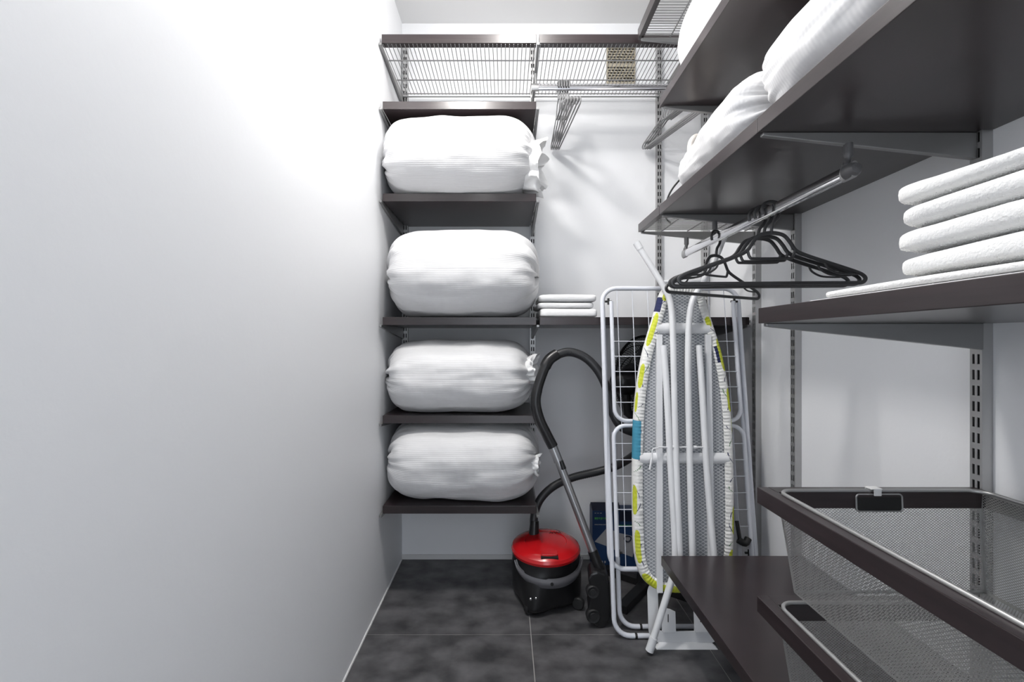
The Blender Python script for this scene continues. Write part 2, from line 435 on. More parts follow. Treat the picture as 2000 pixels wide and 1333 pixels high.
# ---------------------------------------------------------------- vent
v = thing('wall_vent', 'beige slotted air vent on back wall behind the wire shelf', 'vent', (0.549, YB, H+1.235))
vx0, vx1, vz0, vz1 = 0.481, 0.617, H+1.232, H+1.412
MB().box(vx0+.004, vx1-.004, YB-0.004, YB-0.001, vz0+.004, vz1-.004).build('recess_shade', 'dark', v, smooth=False)  # black plate on the wall surface, stands for shade behind the slats
fr = MB(); fr.box(vx0, vx1, YB-.012, YB-.001, vz0, vz0+.008); fr.box(vx0, vx1, YB-.012, YB-.001, vz1-.008, vz1)
fr.box(vx0, vx0+.005, YB-.012, YB-.001, vz0+.008, vz1-.008); fr.box(vx1-.005, vx1, YB-.012, YB-.001, vz0+.008, vz1-.008)
fr.build('frame', 'vent', v, smooth=False)
rows = 13; ph = (vz1-vz0-.016)/rows
gb = MB()
for r in range(rows):
    za = vz0+.008+r*ph
    tall = 0.42 if r != 6 else 1.0
    MB().box(vx0+.005, vx1-.005, YB-.011, YB-.004, za, za+ph*tall-.0005).build('slat', 'vent', v, smooth=False)
    nx = 8
    for k in range(nx+1):
        xx = vx0+.005+(k+(0.5 if r % 2 else 0.0))*(vx1-vx0-.01)/nx
        if xx < vx1-.008: gb.box(xx, xx+.003, YB-.0105, YB-.004, za+ph*.4, za+ph)
gb.build('divider_grid', 'vent', v, smooth=False)

# ---------------------------------------------------------------- rods
def oval_rod(name, label, a, b, loc):
    t = thing(name, label, 'rod', loc, 'chrome closet rods')
    a, b = Vector(a), Vector(b); d = (b-a).normalized()
    MB().tube([a, b], 0.0075, 20, flat=2.0, normal=(0, 0, 1)).build('rail', 'chrome', t)
    for p, s in ((a, 1), (b, -1)):
        MB().tube([p-d*s*0.004, p+d*s*0.028], 0.0088, 18, flat=1.9, normal=(0, 0, 1)).build('end_sleeve', 'steel', t)
    return t
zr = H+1.088
r1 = oval_rod('closet_rod', 'chrome rod under the wire shelf along the back wall', (0.112, 2.005, zr), (0.945, 2.005, zr), (0.5, 2.005, zr))
for x in (0.127, 0.735):
    MB().tube(smooth_path([(x, 2.005, zr+0.014), (x, 2.004, zr+0.03), (x, 2.003, zr+0.068)], 4), 0.005, 8).build('hook_holder', 'steel', r1)
zr2 = H+0.344
r2 = oval_rod('closet_rod', 'chrome rod under the right shelves holding the charcoal hangers', (0.69, 0.935, zr2), (0.69, 1.825, zr2), (0.69, 1.4, zr2))
for y in (0.955, 1.565, 1.81):
    h = MB(); h.tube(smooth_path([(0.69, y, zr2+0.010), (0.692, y, zr2+0.022), (0.694, y, zr2+0.035), (0.694, y, zB-T-0.022)], 4), [0.008]*4+[0.006]*4+[0.0085]*5, 12)
    h.build('hook_holder', 'capgrey', r2)
MB().lathe([(0.0, -0.014), (0.010, -0.012), (0.0145, -0.004), (0.0155, 0.004), (0.0155, 0.014)], 20,
           Matrix.Translation((0.69, 0.937, zr2)) @ Matrix.Rotation(-math.pi/2, 4, 'X')).build('end_ball', 'capgrey', r2)

# ---------------------------------------------------------------- hangers
def make_hanger(m, label, group, fr=0.0052, ff=0.8):
    t = thing('clothes_hanger', label, 'hanger', (0, 0, 0), group)
    hook = [(-0.021, 0, -0.010), (-0.0235, 0, 0.004), (-0.017, 0, 0.018), (0, 0, 0.0235), (0.017, 0, 0.018), (0.0225, 0, 0.002),
            (0.017, 0, -0.017), (0.005, 0, -0.032), (0.001, 0, -0.046), (0, 0, -0.060)]
    MB().tube(smooth_path(hook, 5), 0.0042, 8, flat=1.0, normal=(0, 1, 0)).build('hook', m, t, local=True)
    half = [(0.0, -0.058), (0.030, -0.064), (0.047, -0.082), (0.062, -0.104), (0.090, -0.118), (0.150, -0.139), (0.205, -0.158), (0.228, -0.168), (0.236, -0.1785), (0.228, -0.188), (0.20, -0.1895), (0.10, -0.1895)]
    P = [(x, 0, z) for x, z in half]+[(-x, 0, z) for x, z in half[::-1][:-1]]
    MB().tube(smooth_path(P, 5, True), fr, 8, closed=True, flat=ff, normal=(0, 1, 0)).build('frame', m, t, local=True)
    w = [(-0.060, 0, -0.103), (-0.054, 0, -0.121), (-0.04, 0, -0.1245), (0.04, 0, -0.1245), (0.054, 0, -0.121), (0.060, 0, -0.103)]
    MB().tube(smooth_path(w, 4), 0.0038, 8, normal=(0, 1, 0)).build('centre_bar', m, t, local=True)
    for s in (-1, 1):
        q = [(s*0.135, 0, -0.136), (s*0.142, 0, -0.150), (s*0.165, 0, -0.163), (s*0.195, 0, -0.166), (s*0.215, 0, -0.166)]
        MB().tube(smooth_path(q, 4), 0.0028, 6, normal=(0, 1, 0)).build('strap_notch', m, t, local=True)
    return t
h0 = make_hanger('hanger', 'charcoal plastic hanger nearest the camera on the right rod', 'charcoal hangers on the right chrome rod')
h0.location = (0.69, 1.225, zr2); h0.rotation_euler[2] = math.radians(-3)
dup(h0, 'middle one of the three bunched charcoal hangers on the right rod', (0.69, 1.26, zr2-0.001), math.radians(-7))
dup(h0, 'charcoal plastic hanger at the rear of the three bunched together', (0.69, 1.29, zr2), math.radians(-4))
dup(h0, 'single charcoal hanger hanging farther along, behind the bunched three', (0.69, 1.545, zr2), math.radians(30))
b0 = make_hanger('hanger2', 'grey hanger on back rod, leftmost of the left bunch', 'grey hangers bunched on the back rod, left', 0.0044, 0.55)
b0.location = (0.224, 2.005, zr+0.003); b0.rotation_euler[2] = math.radians(90+2.6); b0.scale = (0.945, 0.945, 0.945)
for k, nm in enumerate(('second from left', 'middle one', 'fourth from left', 'rightmost one')):
    dup(b0, 'grey hanger on back rod, %s of the left bunch' % nm, (0.2345+0.0107*k, 2.005, zr+0.003), math.radians(90+3.1+0.45*k))
for k, nm in enumerate(('leftmost', 'second', 'third', 'rightmost')):
    dup(b0, 'grey hanger on back rod under the high shelf, %s of the right bunch' % nm, (0.698+0.0115*k, 2.005, zr+0.003), math.radians(90+14+0.3*k))
for o in bpy.data.objects:
    if 'right bunch' in str(o.get('label', '')): o['group'] = 'grey hangers bunched on the back rod, right'

# ---------------------------------------------------------------- bedding rolls
def roll(name, label, cen, half, ra, rz, axis, seed, flat_bottom=0.06, end_pow=3.2, group=None, m='rib', wr=1.0, knob=None, taper=0.0):
    """rolled duvet: cross-section radii ra (horizontal) and rz, lying along 'x' or 'y'"""
    sd = Vector((seed*7.3, seed*3.1, seed*1.7))
    per = math.pi*(ra+rz)
    def fn(u, v):
        s = 2*u-1
        # denser rows at the ends
        s = math.copysign(1-(1-abs(s))**1.35, s)
        th = 2*math.pi*v
        e = max(0.0, 1-abs(s)**(end_pow*1.9))**(1/2.6)
        c, sn = math.cos(th), math.sin(th)
        p = 2.35
        rad = (abs(c)**p+abs(sn)**p)**(-1/p)
        edge = abs(s)**6
        k = noise.noise(Vector((math.cos(th)*2.4, math.sin(th)*2.4, s*0.8))+sd)
        k2 = noise.noise(Vector((math.cos(th)*7, math.sin(th)*7, s*3.0))+sd)
        pl = math.sin(th*13+4*k2+seed)*edge
        f = e*(rad*(1+0.04*k+0.016*k2*wr)+0.055*pl*wr*(0.4+abs(k2)*1.5))
        f *= 1-taper*s
        l = s*half*(1+0.03*k*edge+0.035*pl*edge)
        a = c*f*ra; z = sn*f*rz
        dz = noise.noise(Vector((s*3.2, c*1.5, sn*1.5))+sd*2)*0.006*wr
        a += dz*c; z += dz*sn
        zb = -rz*(1-flat_bottom)
        if z < zb: z = zb+(z-zb)*0.12
        if knob:
            q = math.exp(-((s-knob[0])/knob[1])**2-((math.atan2(math.sin(th-knob[2]), math.cos(th-knob[2])))/knob[3])**2)*knob[4]
            a += c*q; z += sn*q
        if axis == 'x': return (cen[0]+l, cen[1]-a, cen[2]+z)
        return (cen[0]-a, cen[1]+l, cen[2]+z)
    mb = MB().grid(fn, 84, 110, True, lambda u, v: (u*2*half, v*per))
    o = mb.build(name, m, smooth=True, angle=180)
    tag(o, label, 'bedding', group)
    return o
def origin_to(o, p):
    p = Vector(p); o.data.transform(Matrix.Translation(-p)); o.location = p; return o
def tail(parent, base, direction, r0, r1, length, seed, m='linen', squash=1.0):
    """crumpled gathered cloth end"""
    d = Vector(direction).normalized(); a = d.orthogonal().normalized(); b = d.cross(a)
    sd = Vector((seed*2.3, seed, seed*0.7)); base = Vector(base)
    def fn(u, v):
        th = 2*math.pi*v; r = r0+(r1-r0)*u**0.8
        n = noise.noise(Vector((math.cos(th)*2.2, math.sin(th)*2.2, u*1.6))+sd)
        pl = math.sin(th*5+n*3)**2*0.26*u
        r *= (0.92+0.30*n*u-pl*0.7)
        return base+d*(length*u*(1+0.35*n))+a*math.cos(th)*r+b*math.sin(th)*r*squash
    def fn2(u, v):
        return fn(u, v)
    mb = MB().grid(fn2, 24, 72, True)
    mb.uv = None
    # close the open rim towards the inside
    o2 = len(mb.v); cv = 72
    for k in range(cv):
        p = Vector(fn(1, k/cv)); mb.v.append(base+(p-base)*0.35)
    for k in range(cv):
        k1 = (k+1) % cv; mb.f.append((24*cv+k, o2+k, o2+k1, 24*cv+k1)); mb.mi.append(0)
    mb.f.append(tuple(range(o2, o2+cv))); mb.mi.append(0)
    return mb.build('gathered_end', m, parent, smooth=True, angle=70)
gr = 'white bedding rolls of the left bay'
R1 = origin_to(roll('bedding_roll', 'white ribbed bedding roll on the highest filled shelf of the left bay', (-0.186, 1.972, z2+0.152), 0.304, 0.246, 0.158, 'x', 1, group=gr), (-0.186, 1.972, z2))
tail(R1, (0.060, 1.90, z2+0.118), (1, -0.25, -0.10), 0.100, 0.112, 0.090, 2, squash=1.0)
R2 = origin_to(roll('bedding_roll', 'white ribbed bedding roll beside the small folded towels, left bay', (-0.173, 1.985, z3+0.176), 0.301, 0.235, 0.181, 'x', 2, group=gr), (-0.173, 1.985, z3))
R3 = origin_to(roll('bedding_roll', 'white ribbed bedding roll beside the vacuum handle, left bay', (-0.193, 2.015, z4+0.147), 0.297, 0.215, 0.153, 'x', 3, group=gr), (-0.193, 2.015, z4))
tail(R3, (0.062, 1.93, z4+0.17), (1, -0.25, 0.1), 0.045, 0.07, 0.07, 4)
R4 = origin_to(roll('bedding_roll', 'white ribbed bedding roll on the lowest shelf of the left bay', (-0.178, 2.01, z5+0.155), 0.306, 0.215, 0.162, 'x', 5, group=gr), (-0.178, 2.01, z5))
tail(R4, (0.088, 1.90, z5+0.155), (1, -0.2, -0.1), 0.03, 0.045, 0.045, 6)
gr = 'white bedding on the right wall shelves'
origin_to(roll('bedding_roll', 'white bedding roll on the highest right shelf under the ceiling', (0.682, 0.99, zA+0.112), 0.60, 0.160, 0.118, 'y', 7, group=gr, m='rib2'), (0.682, 0.99, zA))
origin_to(roll('bedding_roll', 'white bedding roll on right shelf in front of the iron', (0.668, 1.288, zB+0.081), 0.262, 0.146, 0.082, 'y', 8, group=gr, m='rib2', wr=1.1, taper=0.17, end_pow=5), (0.677, 1.288, zB))
origin_to(roll('bedding_roll', 'white bedding roll above the stacked towels, nearest the camera', (0.670, 0.680, zB+0.0915), 0.330, 0.157, 0.095, 'y', 9, group=gr, m='rib2', wr=1.3, end_pow=5, knob=(0.84, 0.13, 1.25, 0.4, 0.028)), (0.672, 0.685, zB))

# ---------------------------------------------------------------- towels
def slab(name, label, x0, x1, y0, y1, z0, z1, seed, e1=0.50, e2=0.16, amp=0.004, m='towel', fuzz=0, group=None, fold=False, sag=0.0):
    a, b, c = (x1-x0)/2, (y1-y0)/2, (z1-z0)/2; cx, cy, cz = (x0+x1)/2, (y0+y1)/2, (z0+z1)/2
    sp = lambda w, e: math.copysign(abs(w)**e, w)
    sd = Vector((seed*5.1, seed*1.3, seed*2.9))
    nu, nv = 30, 160
    def fn(u, v):
        ph = -math.pi/2+math.pi*u; th = 2*math.pi*v
        x = a*sp(math.cos(ph), e1)*sp(math.cos(th), e2); y = b*sp(math.cos(ph), e1)*sp(math.sin(th), e2); z = c*sp(math.sin(ph), e1)
        n = noise.noise(Vector((x*9, y*9, z*20))+sd)*amp+noise.noise(Vector((x*40, y*40, z*60))+sd)*amp*0.35
        n2 = noise.noise(Vector((x*5, y*5, 0))+sd)
        k = 1 if z > -c*0.5 else 0.0
        if sag: z -= sag*min(1.0, max(0.0, (b-y)/0.19))*(z/c*0.5+0.5)
        return (cx+x+n*(1 if x < 0 else 0.2), cy+y+n, max(z0, cz+z+(n*0.7+n2*amp*0.8)*k))
    mb = MB().grid(fn, nu, nv, True); mb.uv = None
    o = mb.build(name, m, smooth=True, angle=180); tag(o, label, 'towel', group)
    origin_to(o, (cx, cy, z0))
    if fold:
        f = MB().tube(smooth_path([(x0+0.004, y0+0.03, cz), (x0+0.001, cy, cz+0.001), (x0+0.004, y1-0.03, cz-0.001)], 6), 0.002, 6)
        f.build('fold_edge', m, o)
    if fuzz:
        rnd = random.Random(seed); P = [v.co for v in o.data.vertices]; fs = []; acc = 0; cum = []
        for p in o.data.polygons:
            n = p.normal; cc = p.center
            if n.x > 0.3 or n.z < -0.6: continue
            acc += p.area; cum.append(acc); fs.append(p)
        import bisect
        fm = MB()
        for k in range(fuzz):
            p = fs[min(bisect.bisect(cum, rnd.random()*acc), len(fs)-1)]; vi = p.vertices
            w1, w2 = rnd.random(), rnd.random()
            q = (P[vi[0]]*(1-w1)+P[vi[1]]*w1)*(1-w2)+(P[vi[3 % len(vi)]]*(1-w1)+P[vi[2]]*w1)*w2
            d = (p.normal+Vector((rnd.gauss(0, .55), rnd.gauss(0, .55), rnd.gauss(0, .55)))).normalized()
            sde = d.cross(Vector((rnd.gauss(0, 1), rnd.gauss(0, 1), rnd.gauss(0, 1)))).normalized()*0.00055
            L = rnd.uniform(0.0025, 0.0048)
            q0 = q-p.normal*0.0008
            fm.add([q0-sde, q0+sde, q0+d*L*0.6+sde*0.8, q0+d*L], [(0, 1, 2, 3)])
        stuff(fm.build('pile', m, o, smooth=True, local=True))
    return o
gt = 'fluffy towels stacked on the right shelf'
zs = zT+0.0025
o = slab('flat_sheet', 'thin white sheet lying flat under the stacked towels', 0.522, 0.93, 0.37, 0.825, zT, zT+0.0028, 20, amp=0.0003, e1=0.25, e2=0.08, m='linen', group=gt); o['category'] = 'sheet'
slab('folded_towel', 'flat white towel at the bottom of the stack, sticking out farther', 0.524, 0.93, 0.37, 0.785, zs, zs+0.0135, 21, amp=0.0018, e1=0.35, e2=0.08, fuzz=4000, group=gt)
zz = zs+0.0122
for k, (dx, dy, nm) in enumerate(((0.0, 0.0, 'lowest'), (-0.003, 0.002, 'second from below'), (0.001, -0.001, 'second from top'), (-0.004, 0.003, 'topmost'))):
    slab('folded_towel', 'thick fluffy white towel, %s of the four on the right shelf' % nm, 0.532+dx, 0.93, 0.35, 0.652+dy, zz, zz+0.0392, 30+k, amp=0.0052, fuzz=16000, group=gt, sag=(0.017 if k == 3 else 0.0))
    zz += 0.0325
gs = 'small folded towels on the back shelf'
slab('hand_towel', 'small white folded towel, lowest of the pile on the back shelf', 0.136, 0.366, 1.865, 2.13, z3, z3+0.037, 41, amp=0.003, e1=0.32, fuzz=0, group=gs, fold=True, m='linen')
slab('hand_towel', 'thin white folded towel, middle of the pile on the back shelf', 0.128, 0.352, 1.868, 2.13, z3+0.036, z3+0.062, 42, amp=0.003, e1=0.38, group=gs, m='linen')
slab('hand_towel', 'small white folded towel, top of the pile on the back shelf', 0.132, 0.362, 1.862, 2.13, z3+0.061, z3+0.094, 43, amp=0.004, e1=0.42, group=gs, fold=True, m='linen')

# ---------------------------------------------------------------- mesh basket drawers
def basket(label, zt, notch):
    x0, x1, y0, y1 = 0.51, XR-0.024, 0.36, 0.957
    t = thing('basket_drawer', label, 'drawer', ((x0+x1)/2, (y0+y1)/2, zt-0.19), 'mesh basket drawers on the right wall')
    fw = 0.022
    MB().box(x0, x0+fw, y0, y1, zt-0.032, zt).build('front_rail', 'wood', t, smooth=False, bevel=0.0012)
    MB().box(x0+fw, x1, y1-0.034, y1, zt-0.032, zt).build('side_rail', 'wood', t, smooth=False, bevel=0.001)
    MB().box(x0+fw, x1, y0, y0+0.034, zt-0.032, zt).build('side_rail', 'wood', t, smooth=False, bevel=0.001)
    MB().box(x1-0.012, x1, y0+0.034, y1-0.034, zt-0.032, zt).build('rear_rail', 'bracket', t, smooth=False, bevel=0.001)
    rx0, rx1, ry0, ry1 = 0.533, 0.934, 0.388, 0.927
    rp = round_rect(rx0, rx1, ry0, ry1, 0.03, 8)
    MB().tube([(a, b, zt+0.002) for a, b in rp], 0.0038, 10, closed=True).build('rim', 'steel', t)
    bx0, bx1, by0, by1, zb = rx0+0.022, rx1-0.012, ry0+0.02, ry1-0.02, zt-0.188
    pitch, wd = 0.0040, 0.00125
    dirs = ((1, 0.72), (1, -0.72))
    L = lambda a, b, k: a+(b-a)*k
    dep = zt-zb
    def panel(p00, p10, p01, p11, w, h):
        # bilinear patch; 2-D polygon in metres
        P00, P10, P01, P11 = map(Vector, (p00, p10, p01, p11))
        nrm = (P10-P00).cross(P01-P00).normalized()
        def to3(a, b, z):
            u, v = a/w, b/h
            return (P00*(1-u)+P10*u)*(1-v)+(P01*(1-u)+P11*u)*v+nrm*z
        mb = lattice(MB(), [(0, 0), (w, 0), (w, h), (0, h)], to3, dirs, pitch, wd)
        for a0, a1, b0, b1 in ((0, w, 0, .004), (0, w, h-.004, h), (0, .004, 0, h), (w-.004, w, 0, h)):
            mb.add([to3(a0, b0, 0), to3(a1, b0, 0), to3(a1, b1, 0), to3(a0, b1, 0)], [(0, 1, 2, 3)])
        stuff(mb.build('mesh_panel', 'meshm', t, smooth=False))
    B = [(bx0, by0, zb), (bx1, by0, zb), (bx1, by1, zb), (bx0, by1, zb)]
    R = [(rx0, ry0, zt), (rx1, ry0, zt), (rx1, ry1, zt), (rx0, ry1, zt)]
    panel(B[0], B[1], B[3], B[2], bx1-bx0, by1-by0)
    for i in range(4):
        j = (i+1) % 4; w = (Vector(R[i])-Vector(R[j])).length
        panel(B[i], B[j], R[i], R[j], w, dep)
    if notch:
        p = round_rect(0.686, 0.776, zt-0.037, zt-0.004, 0.006, 4)
        nb = MB(); f = lambda yy: (lambda a, b: (a, yy-(zt-b)*0.05, b))
        nb.prism(p, f(ry1-0.0035), f(ry1+0.0015)); nb.build('finger_grip', 'dark', t, smooth=False)
        MB().tube([(a, ry1-0.004-(zt-b)*0.05, b) for a, b in p], 0.0016, 6, closed=True).build('grip_edge', 'steel', t)
        cb = MB(); cb.box(0.718, 0.732, ry1-0.010, ry1-0.007, zt-0.006, zt+0.007); cb.box(0.712, 0.734, ry1-0.010, ry1+0.007, zt+0.006, zt+0.0085)
        cb.box(0.712, 0.734, ry1+0.006, ry1+0.008, zt-0.002, zt+0.0085)
        cb.build('label_clip', 'clear', t, smooth=False, bevel=0.001)
    return t
basket('silver mesh basket drawer in dark frame, upper one on right wall', H-0.293, True)
basket('silver mesh basket drawer in dark frame, lower one near the floor', H-0.514, False)

# ---------------------------------------------------------------- drying rack (folded, leaning on the back shelf)
RK = thing('drying_rack', 'folded white clothes drying rack leaning behind the ironing board', 'drying rack', (0.636, 1.66, 0))
def rp(x, s, o=0.0): return Vector((x, 1.665+0.135*s-o, s*0.991))
XA, XZ = 0.374, 0.902
MB().tube([rp(a, b) for a, b in round_rect(XA, XZ, 0.222, 1.258, 0.055, 7)], 0.0088, 10, closed=True).build('main_frame', 'rackwhite', RK)
for k in range(8):
    x = 0.432+0.0593*k; MB().tube([rp(x, 0.225), rp(x+0.002, 0.7), rp(x, 1.255)], 0.0016, 6).build('line_wire', 'rackwhite', RK)
w1 = MB().tube([rp(a, b, 0.021) for a, b in u_path(0.404, 0.872, 0.752, 1.205, 0.045, 7)], 0.0078, 10).build('wing_frame', 'rackwhite', RK)
for k in range(5):
    s = 1.05-0.0572*k; MB().tube([rp(0.402, s, 0.026), rp(0.874, s, 0.026)], 0.0015, 6).build('line_wire', 'rackwhite', RK)
w2 = MB().tube([rp(a, b, 0.021) for a, b in u_path(0.398, 0.878, 0.735, 0.275, 0.045, 7)], 0.0078, 10).build('wing_frame', 'rackwhite', RK)
for k in range(6):
    s = 0.671-0.0583*k; MB().tube([rp(0.396, s, 0.026), rp(0.880, s, 0.026)], 0.0015, 6).build('line_wire', 'rackwhite', RK)
# two U legs standing on the floor
def leg(xa, xb, ybot, stop, o):
    top = rp(0, stop, o)
    pts = u_path(xa, xb, 0.010, top.z, 0.055, 7)
    f = lambda a, b: Vector((a, ybot+(top.y-ybot)*((b-0.010)/(top.z-0.010)), b))
    L = MB().tube([f(a, b) for a, b in pts], 0.0085, 10).build('leg', 'rackwhite', RK)
    for x in (xa+0.075, xb-0.075): MB().tube([(x-0.004, ybot, 0.010), (x+0.004, ybot, 0.010)], 0.0095, 12).build('rubber_band', 'blackm', L)
leg(0.380, 0.892, 1.647, 1.19, -0.022)
leg(0.412, 0.862, 1.700, 0.70, -0.044)
for x, s in ((0.395, 1.205), (0.880, 1.205), (0.405, 0.283), (0.872, 0.283)):
    k = MB(); k.tube([rp(x-0.013, s, 0.012), rp(x+0.013, s, 0.012)], 0.0042, 8); k.tube([rp(x, s-0.012, 0.014), rp(x, s+0.012, 0.014)], 0.0045, 8)
    k.build('pivot_clip', 'blackm', RK)
kc = MB(); kc.tube(smooth_path([rp(0.835, 0.33, 0.03), rp(0.83, 0.36, 0.035), rp(0.828, 0.40, 0.03)], 4), 0.007, 8); kc.tube(smooth_path([rp(0.828, 0.335, 0.03), rp(0.85, 0.325, 0.035), rp(0.865, 0.34, 0.03)], 4), 0.012, 10)
kc.build('hinge_clamp', 'blackm', RK)

# ---------------------------------------------------------------- ironing board (standing folded, underside to the camera)
IB = thing('ironing_board', 'folded ironing board with lime floral cover and mesh underside', 'ironing board', (0.61, 1.59, 0))
def bp(x, s, o=0.0):
    """x from the board's centre line, s up the board, o towards the camera"""
    return Vector((0.604+0.042*s+x, 1.590+0.132*s-o, s*0.991))
prof = [(0.183, 0.0), (0.186, 0.060), (0.200, 0.105), (0.235, 0.143), (0.30, 0.163), (0.40, 0.170), (0.55, 0.1725), (0.70, 0.1715), (0.80, 0.1675), (0.91, 0.156),
        (1.00, 0.140), (1.06, 0.124), (1.12, 0.106), (1.17, 0.092), (1.215, 0.080), (1.245, 0.064), (1.258, 0.040), (1.262, 0.0)]
def half_outline(off):
    # smooth outline, inset by off
    R = smooth_path([(w, s, 0) for s, w in prof], 42)
    return R
R_ = half_outline(0)
ring = [Vector((p.x, p.y)) for p in R_]+[Vector((-p.x, p.y)) for p in R_[::-1][1:-1]]
NR = len(ring)
def inset(d):
    out = []
    for i in range(NR):
        t = (ring[(i+1) % NR]-ring[i-1]).normalized(); n = Vector((-t.y, t.x)); out.append(ring[i]+n*d)
    return out
TH = 0.030
# board core: the pad seen behind the mesh
core = inset(0.008)
MB().prism([(p.x, p.y) for p in core], lambda a, b: bp(a, b, -0.004), lambda a, b: bp(a, b, -TH+0.004)).build('pad', 'panelgrey', IB, smooth=False)
mesh2 = inset(0.012)
mm = lattice(MB(), [(p.x, p.y) for p in mesh2], lambda a, b, z: bp(a, b, 0.001+z), ((0.019, 0.0118), (0.019, -0.0118)), 0.0100, 0.0022)
stuff(mm.build('mesh_underside', 'expmesh', IB, smooth=False))
# cover: wraps the edge, hem lies on the underside
sec0 = [(0.028, 0.004), (0.024, 0.008), (0.012, 0.011), (0.002, 0.008), (-0.004, 0.000), (-0.006, -0.010), (-0.005, -0.022), (0.000, -TH), (0.012, -TH-0.003)]
sec = [(p.x, p.y) for p in smooth_path([(a, b, 0) for a, b in sec0], 7)]
NS = len(sec); arc = [0.0]
for j in range(1, NS): arc.append(arc[-1]+math.hypot(sec[j][0]-sec[j-1][0], sec[j][1]-sec[j-1][1]))
rings = [inset(d) for d, _ in sec]
al = [0.0]
for i in range(1, NR): al.append(al[-1]+(ring[i]-ring[i-1]).length)
cv = MB()
def ring_at(i, j):
    p = rings[j][i % NR]; hem = max(0.0, 1-arc[j]/0.022)
    w = 0.0022*math.sin(al[i]*520)+0.0014*math.sin(al[i]*233+1)
    return bp(p.x, p.y, sec[j][1]+w*(0.2+0.7*hem))
for i in range(NR):
    for j in range(NS): cv.v.append(ring_at(i, j))
ELL = ((1.095, .030, .062, .011), (0.925, .030, .044, .010), (0.83, .038, .036, .007), (0.49, .034, .050, .011), (0.335, .026, .056, .011), (0.20, .024, .045, .016), (1.225, .016, .020, .010))
def colour_at(i, j):
    p = ring[i]; s = p.y; t = arc[j]
    if p.x > 0: s = s*1.04+0.055
    if p.x < 0 and 0.63 < s < 0.765 and t > 0.012: return 2
    for s0, t0, a_, b_ in ELL:
        if ((s-s0)/a_)**4+((t-t0)/b_)**2 < 1: return 1
    if p.x < 0 and 1.16 < s < 1.215 and t > 0.020: return 3
    if p.x > 0 and 0.975 < p.y < 1.035 and t > 0.008: return 3
    for k in range(17):
        s0 = 0.22+0.061*k+0.012*math.sin(k*2.4); L = 0.016+0.007*math.sin(k*1.7); c = 1 if k % 2 else -1
        u = (s-s0)/L
        if abs(u) < 1 and abs(t-(0.020+0.010*math.sin(k*3.1)+c*0.012*u+0.006*u*u)) < 0.0014: return 4 if k % 3 == 0 else 3
    return 0
for i in range(NR):
    i1 = (i+1) % NR
    for j in range(NS-1):
        cv.f.append((i*NS+j, i1*NS+j, i1*NS+j+1, i*NS+j+1)); cv.mi.append(colour_at(i, j))
cv.build('cover', ['cover', 'lime', 'teal', 'navy', 'leaf'], IB, smooth=True, angle=60)
back = inset(0.010)
MB().prism([(p.x, p.y) for p in back], lambda a, b: bp(a, b, -TH-0.002), lambda a, b: bp(a, b, -TH-0.0045)).build('cover_top', 'cover', IB, smooth=False)
# steel channels and cross straps
for x in (-0.088, 0.090):
    ch = MB()
    for a0, a1, o0, o1 in ((x-0.010, x+0.010, 0.013, 0.015), (x-0.010, x-0.008, 0.002, 0.014), (x+0.008, x+0.010, 0.002, 0.014)):
        q = [bp(a, s, o) for s in (0.186, 1.075) for o in (o0, o1) for a in (a0, a1)]
        ch.add(q, [(0, 2, 3, 1), (4, 5, 7, 6), (0, 1, 5, 4), (2, 6, 7, 3), (0, 4, 6, 2), (1, 3, 7, 5)])
    ch.build('channel_rail', 'white', IB, smooth=False, bevel=0.0008)
def strap(s0, s1, hw):
    n = 6
    mb = MB(); mb.grid(lambda u, v: bp(-hw+2*hw*u, s0+(s1-s0)*v, 0.003+0.010*math.sin(math.pi*v)**0.7), 2, 10); mb.uv = None
    mb.grid(lambda u, v: bp(-hw+2*hw*u, s0+(s1-s0)*v, 0.0015), 2, 2); mb.uv = None
    mb.build('cross_strap', 'white', IB, smooth=True)
strap(1.078, 1.118, 0.098); strap(0.612, 0.650, 0.158)
# leg A: feet at the top; leg B: feet at the bottom
ra = 0.0112
def legtube(pts, par): return MB().tube(smooth_path(pts, 7), ra, 12).build('leg_tube', 'white', par)
A1 = legtube([at(1246, 480, 1.735), at(1274, 524, 1.725), at(1298, 564, 1.712), at(1311, 600, 1.705), at(1315, 680, 1.69), at(1319, 860, 1.655), at(1328, 1100, 1.60)], IB)
MB().tube([at(1242.5, 474, 1.737), at(1250.5, 487, 1.734)], 0.0130, 12).build('foot_cap', 'white', A1)
A2 = legtube([at(1414, 462, 1.735), at(1395, 510, 1.725), at(1368, 560, 1.712), at(1350, 598, 1.705), at(1344, 680, 1.69), at(1346, 860, 1.655), at(1353, 1100, 1.60)], IB)
MB().tube([at(1417, 455, 1.737), at(1411, 470, 1.734)], 0.0130, 12).build('foot_cap', 'white', A2)
MB().tube([at(1290, 551, 1.714), at(1373, 551, 1.714)], 0.0062, 10).build('leg_brace', 'white', IB)
B1 = legtube([at(1296, 675, 1.70), at(1302, 760, 1.68), at(1309, 900, 1.65), at(1318, 1060, 1.612), at(1316, 1115, 1.592), at(1300, 1172, 1.578), at(1272, 1260, 1.565)], IB)
MB().tube([at(1277, 1246, 1.566), at(1268.5, 1272, 1.565)], 0.0136, 12).build('foot_cap', 'white', B1)
B2 = legtube([at(1365, 675, 1.70), at(1371, 760, 1.68), at(1379, 900, 1.65), at(1392, 1060, 1.612), at(1400, 1115, 1.592), at(1420, 1172, 1.578), at(1452, 1260, 1.565)], IB)
MB().tube([at(1447, 1246, 1.566), at(1456, 1272, 1.565)], 0.0136, 12).build('foot_cap', 'white', B2)
px = MB(); px.tube([at(1285, 874, 1.652), at(1385, 874, 1.652)], 0.0028, 8)
for q in (1316, 1357): px.tube([at(q-3, 874, 1.650), at(q+3, 874, 1.650)], 0.006, 10)
